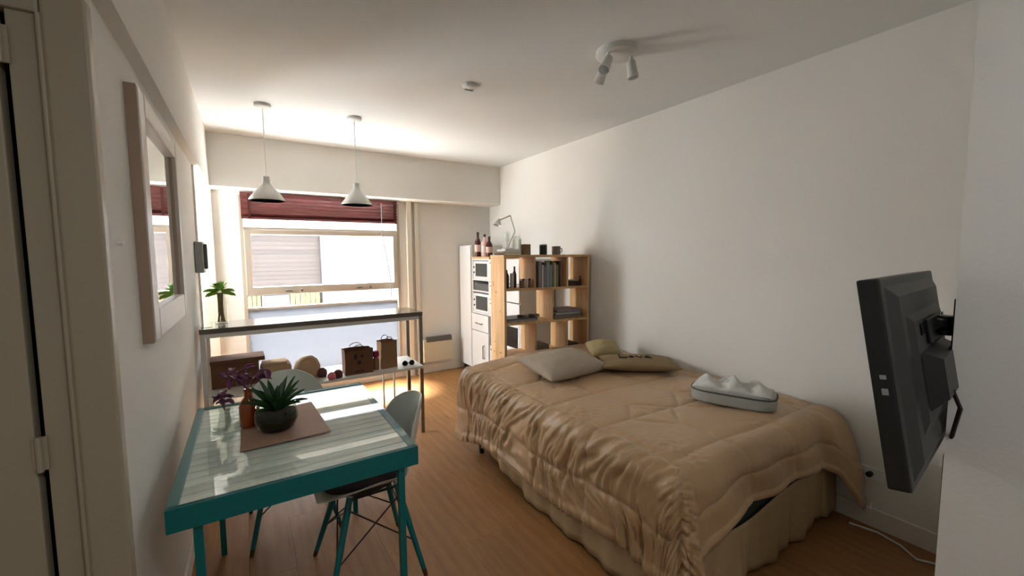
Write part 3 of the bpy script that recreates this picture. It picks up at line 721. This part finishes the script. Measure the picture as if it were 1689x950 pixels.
pw2 = empty('pillow', (2.42, 2.02, .62), 'flat tan pillow with dark scribbled print against the wall', 'pillow')
build('cover', pillow((2.415, 2.07, .648), .56, .34, .085, math.radians(-38), 'pillow2', seed=6), 'pillow2', pw2, smooth='full', weld=True)
X = Matrix.Translation((2.415, 2.07, .6485)) @ Matrix.Rotation(math.radians(-38), 4, 'Z')
sc = MB()
def zt(u, v): return .0425*max(0, (1-abs(u/.28)**2.6)*(1-abs(v/.17)**2.6))**.45+.004
def stroke(pts): sc.tube([(u, v, zt(u, v)) for u, v in pts], .005, 5)
stroke([(-.13, .06), (-.13, .02), (-.135, -.03), (-.10, -.035), (-.08, -.03)])
stroke([(-.05, .0), (-.065, -.015), (-.05, -.035), (-.03, -.02), (-.05, .0)])
stroke([(-.01, .01), (.01, -.035), (.03, .01)])
stroke([(.05, -.015), (.08, -.012), (.075, .005), (.055, .0), (.05, -.02), (.07, -.035), (.095, -.025)])
build('printed_scribble', sc.xf(X), 'marks', pw2, smooth=True)
tag(build('cushion', pillow((2.42, 2.42, .680), .25, .22, .13, math.radians(-25), 'olive', seed=9, tiltx=.3), 'olive', smooth='full', weld=True), 'small olive cushion wedged between the two pillows', 'cushion')

# folded bedding pack
pk = empty('bedding_pack', (2.30, 1.31, .60), 'grey zipped bedding pack with crumpled white cloth on top, lying on the bed', 'pack')
X = Matrix.Translation((2.315, 1.29, .602)) @ Matrix.Rotation(math.radians(-68), 4, 'Z') @ Matrix.Diagonal((.92, .95, 1.35, 1))
def stad(a, b, z, k=1):
    out = []
    for q in range(40):
        t = 2*PI*q/40; c_, s_ = math.cos(t), math.sin(t)
        out.append(Vector((math.copysign(abs(c_)**.45, c_)*a*k, math.copysign(abs(s_)**.6, s_)*b*k, z)))
    return out
pkm = MB(); rs = [(0, .9), (.006, .98), (.02, 1.0), (.045, 1.0), (.058, .97), (.062, .9), (.064, 0.0)]
vs = [v for z, k in rs for v in stad(.235, .115, z, k)]; fs = []
for i in range(len(rs)-1):
    for k in range(40): fs.append((i*40+k, i*40+(k+1) % 40, (i+1)*40+(k+1) % 40, (i+1)*40+k))
fs.append(tuple(range(40))[::-1])
build('pouch', pkm.add(vs, fs).xf(X), 'packg', pk, smooth=True, weld=True)
zp = MB(); pts = stad(.235, .115, .05, 1.004); zp.tube([tuple(v) for v in pts]+[tuple(pts[0])], .0035, 5)
build('zip', zp.xf(X), 'packd', pk, smooth=True)
cl = MB(); n = 44
def Pk(i, j):
    u = -1+2*i/(n-1); v = -1+2*j/(n-1)
    h_ = .040*max(0, (1-u**4)*(1-v**4))**.6*(.65+.35*math.cos(u*9+1.5*v))+.030*noise.noise(Vector((u*5, v*3, 3)))*max(0, (1-u*u)*(1-v*v))
    return X @ Vector((u*.215-.005, v*.098, .060+max(0.0, h_)))
cl.grid(Pk, n, n); build('crumpled_cloth', cl, 'packw', pk, smooth='full', solid=.003)

# ================================================================ PINE SHELVING DIVIDER
an = math.radians(-7.3)
SX = Matrix.Translation((1.845, 3.03, 0)) @ Matrix.Rotation(an, 4, 'Z')   # local x right, y back
SW, SD, ST = .880, .30, .022
pu = empty('pine_shelving', (2.28, 3.1, 0), 'pine cube shelving unit standing at the head of the bed', 'shelving')
def SB(x0, x1, y0, y1, z0, z1, b=.002): return MB().box(x0, x1, y0, y1, z0, z1, b=b).xf(SX)
build('side_panel', SB(0, ST, 0, SD, 0, 1.43), 'pine', pu); build('side_panel', SB(SW-ST, SW, 0, SD, 0, 1.43), 'pine', pu)
build('top_board', SB(-.004, SW+.002, -.004, SD+.004, 1.43, 1.452), 'pine', pu)
RZ = [1.14, .84, .54, .24, .03]
for z in RZ: build('shelf', SB(ST, SW-ST, 0, SD, z, z+.02), 'pine', pu)
tops = [1.43]+RZ[:-1]
for r, (zb, zt_) in enumerate(zip(RZ, tops)):
    for s in ([.30, .64], [.48], [.31, .64], [.48], [.31, .64])[r]:
        build('divider', SB(s-.009, s+.009, .004, SD-.004, zb+.02, zt_), 'pine', pu)
kn = MB(); rk = random.Random(4)
for q in range(9):
    y_, z_ = rk.uniform(.04, .26), rk.uniform(.5, 1.35); kn.lathe((-.0006, y_, z_), [(0, 0), (rk.uniform(.006, .011), 0), (.004, .0012), (0, .0012)], 10, axis=(-1, 0, 0))
build('knots', kn.xf(SX), 'knot', pu)

def sthing(name, mb, m, lab, cat, **k): return tag(build(name, mb.xf(SX), m, smooth=True, **k), lab, cat)
def cyl(x, y, z, r, h, taper=1.0, n=20): return MB().lathe((x, y, z), [(0, 0), (r*.95, 0), (r, .004), (r*taper, h-.004), (r*taper*.95, h), (0, h)], n)
# top of the shelving
TP = 1.4525
def block(x, y, z, a, b, h, bev=.003): return MB().box(x-a/2, x+a/2, y-b/2, y+b/2, z, z+h, b=bev)
sthing('candle', cyl(.215, .14, TP, .017, .14), 'candle', 'tall white candle on top of the pine shelving', 'candle')
sthing('wooden_box', block(.275, .15, TP, .075, .09, .095), 'brownjar', 'brown wooden box on top of the pine shelving beside the white candle', 'box')
dj = empty('candle_jar', (SX @ Vector((.455, .13, TP)))[:], 'black jar candle with pale lid on top of the pine shelving', 'candle')
build('jar', cyl(.455, .13, TP, .036, .088).xf(SX), 'bk', dj, smooth=True); build('lid', cyl(.455, .13, TP+.088, .036, .010).xf(SX), 'candle', dj, smooth=True)
cj = empty('mug', (SX @ Vector((.60, .14, TP)))[:], 'grey taupe mug at the right end on top of the pine shelving', 'mug')
build('body', MB().lathe((.60, .14, TP), [(0, 0), (.038, 0), (.041, .01), (.041, .078), (.038, .078), (.037, .01), (0, .008)], 24).xf(SX), 'bw', cj, smooth=True)
build('handle', MB().tube([(.640, .14, TP+.06), (.662, .14, TP+.055), (.665, .14, TP+.03), (.640, .14, TP+.018)], .005, 8).xf(SX), 'bw', cj, smooth=True)
for q, (m, a, lab) in enumerate((('bkd', .16, 'dark book lowest in the stack under the white lamp'), ('brownjar', .15, 'brown book second in the stack under the white lamp'), ('bkw', .135, 'white book topmost in the stack under the white lamp'))):
    e = empty('book', (SX @ Vector((.09, .15, TP+q*.0165)))[:], lab, 'book', 'books stacked on the shelving top')
    build('cover', block(.095+.006*q, .15, TP+q*.0165, a, .19, .016, .001).xf(SX), m, e); build('pages', block(.098+.006*q, .148, TP+q*.0165+.002, a-.004, .188, .012, .0).xf(SX), 'candle', e)
lp = empty('desk_lamp', (SX @ Vector((.10, .16, TP+.05)))[:], 'white articulated desk lamp standing on the books atop the shelving', 'lamp')
zL = TP+.0495
build('base', MB().lathe((.10, .15, zL), [(0, 0), (.05, 0), (.052, .008), (.02, .018), (0, .02)], 24).xf(SX), 'whitem', lp, smooth=True)
build('arm', MB().tube([(.10, .15, zL+.015), (.175, .15, zL+.16), (.13, .15, zL+.30)], .006, 8).xf(SX), 'whitem', lp, smooth=True)
build('arm', MB().tube([(.13, .15, zL+.30), (.02, .13, zL+.255)], .006, 8).xf(SX), 'whitem', lp, smooth=True)
build('lamp_shade', MB().lathe((.012, .128, zL+.265), [(.012, 0), (.022, .02), (.04, .06), (.037, .06), (.018, .02)], 20, axis=(-.35, -.1, -1)).xf(SX), 'whitem', lp, smooth=True)
def wine(x, y, z, lab, k=1.0):
    e = empty('wine_glass', (SX @ Vector((x, y, z)))[:], lab, 'glass', 'stem glasses on the shelving top')
    build('glass', MB().lathe((x, y, z), [(.030*k, 0), (.030*k, .002), (.004, .006), (.004, .07*k), (.026*k, .09*k), (.034*k, .12*k), (.029*k, .165*k), (.027*k, .165*k), (.032*k, .12*k), (.024*k, .092*k), (0, .078*k)], 24).xf(SX), 'clear', e, smooth=True)
wine(.155, .07, TP, 'clear stem glass on top of the pine shelving beside the candle', 1.0); wine(.05, .05, TP+.0495, 'clear stem glass standing on the stacked books', .9)
# row one
z1_ = 1.16
sthing('dark_bottle', MB().lathe((.065, .10, z1_), [(0, 0), (.024, 0), (.025, .005), (.025, .11), (.012, .135), (.011, .16), (0, .16)], 20), 'bkd', 'short dark bottle at the left of the upper pine compartment', 'bottle')
sthing('white_bottle', cyl(.115, .09, z1_, .018, .13), 'bkw', 'slim white bottle beside the dark one in the upper left compartment', 'bottle')
sthing('tall_bottle', MB().lathe((.155, .12, z1_), [(0, 0), (.018, 0), (.018, .12), (.008, .15), (.008, .19), (0, .19)], 18), 'redb', 'tall thin dark red bottle in the upper left compartment', 'bottle')
for q, (m, lab) in enumerate((('brownjar', 'brown spice jar left in the jar row of the upper left compartment'), ('bw', 'taupe spice jar second in the upper left compartment'), ('pinkb', 'pale pink spice jar third in the upper left compartment'), ('brownjar', 'brown spice jar rightmost, against the first divider'))):
    e = empty('spice_jar', (SX @ Vector((.185+q*.031, .06, z1_)))[:], lab, 'jar', 'spice jars in the upper left compartment')
    build('jar', cyl(.182+q*.030, .05+.01*(q % 2), z1_, .0135, .065).xf(SX), m, e, smooth=True); build('lid', cyl(.182+q*.030, .05+.01*(q % 2), z1_+.0655, .0135, .015).xf(SX), 'bkd' if q % 2 else 'bkw', e, smooth=True)
rb_ = random.Random(12); xx = .318
specs = [('bkd', .022, .21, 'dark book first from the left divider in the upper middle compartment'), ('bkp', .030, .235, 'thick grey mauve book in the upper middle compartment'), ('bkw', .016, .20, 'thin white book beside the grey mauve one'), ('bkp', .022, .19, 'shorter mauve book in the middle of the row'), ('bkb', .034, .225, 'thick blue grey book in the upper middle compartment'), ('bkb', .020, .20, 'slim blue grey book right of the thick one'), ('bko', .020, .235, 'tall olive book in the upper middle compartment'), ('bkw', .012, .22, 'thin cream book right of the tall olive one'), ('bko', .024, .20, 'short olive book in the upper middle compartment'), ('bkd', .020, .235, 'tall dark brown book against the right divider')]
for m, t_, h_, lab in specs:
    e = empty('book', (SX @ Vector((xx+t_/2, .1, z1_)))[:], lab, 'book', 'upright books in the upper middle compartment')
    build('cover', SB(xx, xx+t_, .015, .165, z1_, z1_+h_, b=.002), m, e); build('pages', SB(xx+.002, xx+t_-.002, .02, .1655, z1_+.003, z1_+h_+.0004, b=0), 'candle', e)
    xx += t_+.004
sthing('black_tray', block(.745, .14, z1_, .16, .2, .035, .006), 'bkd', 'dark tray in the upper right compartment', 'tray')
sthing('white_dish', MB().lathe((.74, .13, z1_+.036), [(0, 0), (.045, 0), (.075, .015), (.072, .016), (.044, .004), (0, .004)], 24), 'bkw', 'shallow white dish lying on the dark tray', 'dish')
sthing('red_figurine', MB().lathe((.815, .06, z1_+.036), [(0, 0), (.012, 0), (.014, .02), (.006, .03), (.011, .042), (.008, .054), (0, .058)], 14), 'redb', 'tiny dark red figurine on the tray beside the white dish', 'figurine')
# row two
z2_ = .86
e = empty('laptop', (SX @ Vector((.2, .14, z2_)))[:], 'closed silver grey laptop on the second pine shelf, left side', 'laptop')
build('base', block(.20, .15, z2_, .30, .22, .018, .004).xf(SX), 'grey', e); build('lid', block(.20, .15, z2_+.0185, .30, .22, .010, .004).xf(SX), 'greyd', e)
for q in range(4):
    sthing('small_case', block(.19+q*.055, .08, z2_+.029, .040, .05, .028, .006), 'bkd' if q % 2 == 0 else 'bw', ['dark small case leftmost on the laptop', 'taupe small case second on the laptop', 'dark small case third on the laptop', 'taupe small case at the right end of the laptop'][q], 'case')
for q, (m, hh, lab) in enumerate((('bw', .03, 'taupe folded cloth lowest in the second row right compartment'), ('grey', .028, 'grey folded cloth in the middle of the right hand pile'), ('bkp', .024, 'mauve grey folded cloth topmost in the right hand pile'))):
    sthing('folded_cloth', block(.665+.006*q, .14, z2_+[0, .031, .060][q], .30-.02*q, .22, hh, .011), m, lab, 'cloth')
# row three
sthing('taupe_basket', block(.40, .15, .56, .15, .2, .07, .01), 'bw', 'low taupe basket in the third row middle compartment', 'basket')
sthing('brown_case', block(.72, .15, .56, .16, .2, .05, .01), 'bkd', 'flat dark brown case in the third row right compartment', 'case')

# ================================================================ WHITE KITCHEN UNITS ALONG THE RIGHT WALL
KX = 2.30
kt = empty('tall_cabinet', (2.52, 4.68, 0), 'plain white tall cabinet in the back right corner', 'cabinet')
build('body', Bx(KX, XR-.016, 4.53, 4.84, .07, 1.575, b=.004), 'white', kt); build('plinth', Bx(KX+.03, XR-.016, 4.53, 4.84, 0, .07), 'blkm', kt)
build('door', Bx(KX-.016, KX, 4.535, 4.835, .08, 1.57, b=.003), 'appliance', kt)
kb = empty('appliance_cabinet', (2.52, 4.3, 0), 'white cabinet with niches, drawer and door behind the pine shelving', 'cabinet')
ky0, ky1 = 4.10, 4.52
c = MB(); c.box(KX, XR-.016, ky0, ky0+.018, .07, 1.41); c.box(KX, XR-.016, ky1-.018, ky1, .07, 1.41); c.box(XR-.03, XR-.016, ky0+.018, ky1-.018, .07, 1.41)
for z in (.07, .76, 1.02, 1.155, 1.392): c.box(KX, XR-.03, ky0+.018, ky1-.018, z, z+.018)
build('carcass', c, 'appliance', kb); build('plinth', Bx(KX+.03, XR-.016, ky0, ky1, 0, .07), 'blkm', kb)
build('worktop', Bx(KX-.012, XR-.016, ky0-.02, ky1, 1.41, 1.435, b=.003), 'pine', kb)
dr_ = build('drawer', Bx(KX-.018, KX, ky0+.004, ky1-.004, .56, .755, b=.003), 'appliance', kb)
build('handle', MB().tube([(KX-.018, 4.24, .65), (KX-.04, 4.24, .65), (KX-.04, 4.38, .65), (KX-.018, 4.38, .65)], .007, 8), 'steel', dr_, smooth=True)
do_ = build('door', Bx(KX-.018, KX, ky0+.004, ky1-.004, .08, .552, b=.003), 'appliance', kb)
build('handle', MB().tube([(KX-.018, 4.2, .25), (KX-.04, 4.2, .25), (KX-.04, 4.2, .40), (KX-.018, 4.2, .40)], .007, 8), 'steel', do_, smooth=True)
def oven(name, y0, y1, z0, z1, lab, cat, x0=KX+.002, d=.30, gm='ovenglass'):
    e = empty(name, (x0+d/2, (y0+y1)/2, z0), lab, cat)
    build('body', Bx(x0, x0+d, y0, y1, z0, z1, b=.006), 'appliance', e)
    build('door_glass', Bx(x0-.006, x0, y0+.03, y1-.07, z0+.03, z1-.03, b=.002), gm, e)
    build('control_panel', Bx(x0-.005, x0, y1-.062, y1-.008, z0+.02, z1-.02, b=.002), 'white', e)
    for q in range(2): build('knob', MB().lathe((x0-.004, y1-.035, z0+(z1-z0)*(.35+.3*q)), [(0, 0), (.011, 0), (.010, .012), (0, .013)], 14, axis=(-1, 0, 0)), 'greyd', e, smooth=True)
oven('microwave', 4.125, 4.495, 1.174, 1.385, 'white microwave with dark window in the top niche of the cabinet', 'microwave')
oven('toaster_oven', 4.125, 4.495, .779, 1.0, 'grey windowed toaster oven in the niche above the drawer', 'oven')
tag(build('slim_box', Bx(KX+.01, KX+.25, 4.14, 4.48, 1.0385, 1.12, b=.006), 'greyd'), 'flat dark grey box in the narrow niche below the microwave', 'box')
kc = empty('base_cabinet', (2.52, 3.75, 0), 'white kitchen units seen through the pine shelving', 'cabinet')
kc0, kc1 = 3.46, 4.075
c = MB(); c.box(KX, XR-.016, kc0, kc0+.018, .07, 1.41); c.box(KX, XR-.016, kc1-.018, kc1, .07, 1.41); c.box(XR-.03, XR-.016, kc0+.018, kc1-.018, .07, 1.41)
for z in (.07, .44, .74, 1.392): c.box(KX, XR-.03, kc0+.018, kc1-.018, z, z+.018)
build('carcass', c, 'appliance', kc); build('plinth', Bx(KX+.03, XR-.016, kc0, kc1, 0, .07), 'blkm', kc)
for z0_, z1__ in ((.08, .435), (.765, .955), (.965, 1.15), (1.16, 1.405)):
    f_ = build('drawer' if z1__-z0_ < .2 else 'door', Bx(KX-.018, KX, kc0+.003, kc1-.003, z0_, z1__, b=.003), 'appliance', kc)
    build('handle', MB().tube([(KX-.018, 3.9, z1__-.04), (KX-.036, 3.9, z1__-.04), (KX-.036, 4.02, z1__-.04), (KX-.018, 4.02, z1__-.04)], .006, 8), 'steel', f_, smooth=True)
oven('oven', kc0+.03, kc1-.03, .46, .735, 'white oven with black window in the unit behind the pine shelving', 'oven', gm='gloss')
KZ = 1.4355
for x, y, m, h_, lab in ((2.335, 4.43, 'redb', .29, 'tall dark wine bottle on the white cabinet nearest the back corner'), (2.36, 4.31, 'pinkb', .26, 'pink labelled bottle in the middle of the bottle cluster'), (2.36, 4.20, 'redb', .23, 'shorter dark bottle at the right of the bottle cluster')):
    e = empty('bottle', (x, y, KZ), lab, 'bottle', 'bottles on the white cabinet')
    build('glass', MB().lathe((x, y, KZ), [(0, 0), (.036, 0), (.038, .006), (.038, h_*.6), (.014, h_*.78), (.013, h_*.98), (0, h_*.98)], 22), m, e, smooth=True)
    build('label_band', MB().lathe((x, y, KZ+h_*.2), [(.0385, 0), (.0388, .001), (.0388, h_*.28), (.0385, h_*.281)], 22), 'pinkb' if m == 'redb' else 'bkw', e, smooth=True)
    build('cap', MB().lathe((x, y, KZ+h_*.88), [(.0145, 0), (.0155, .002), (.0155, h_*.12), (0, h_*.125)], 16), 'bkd', e, smooth=True)
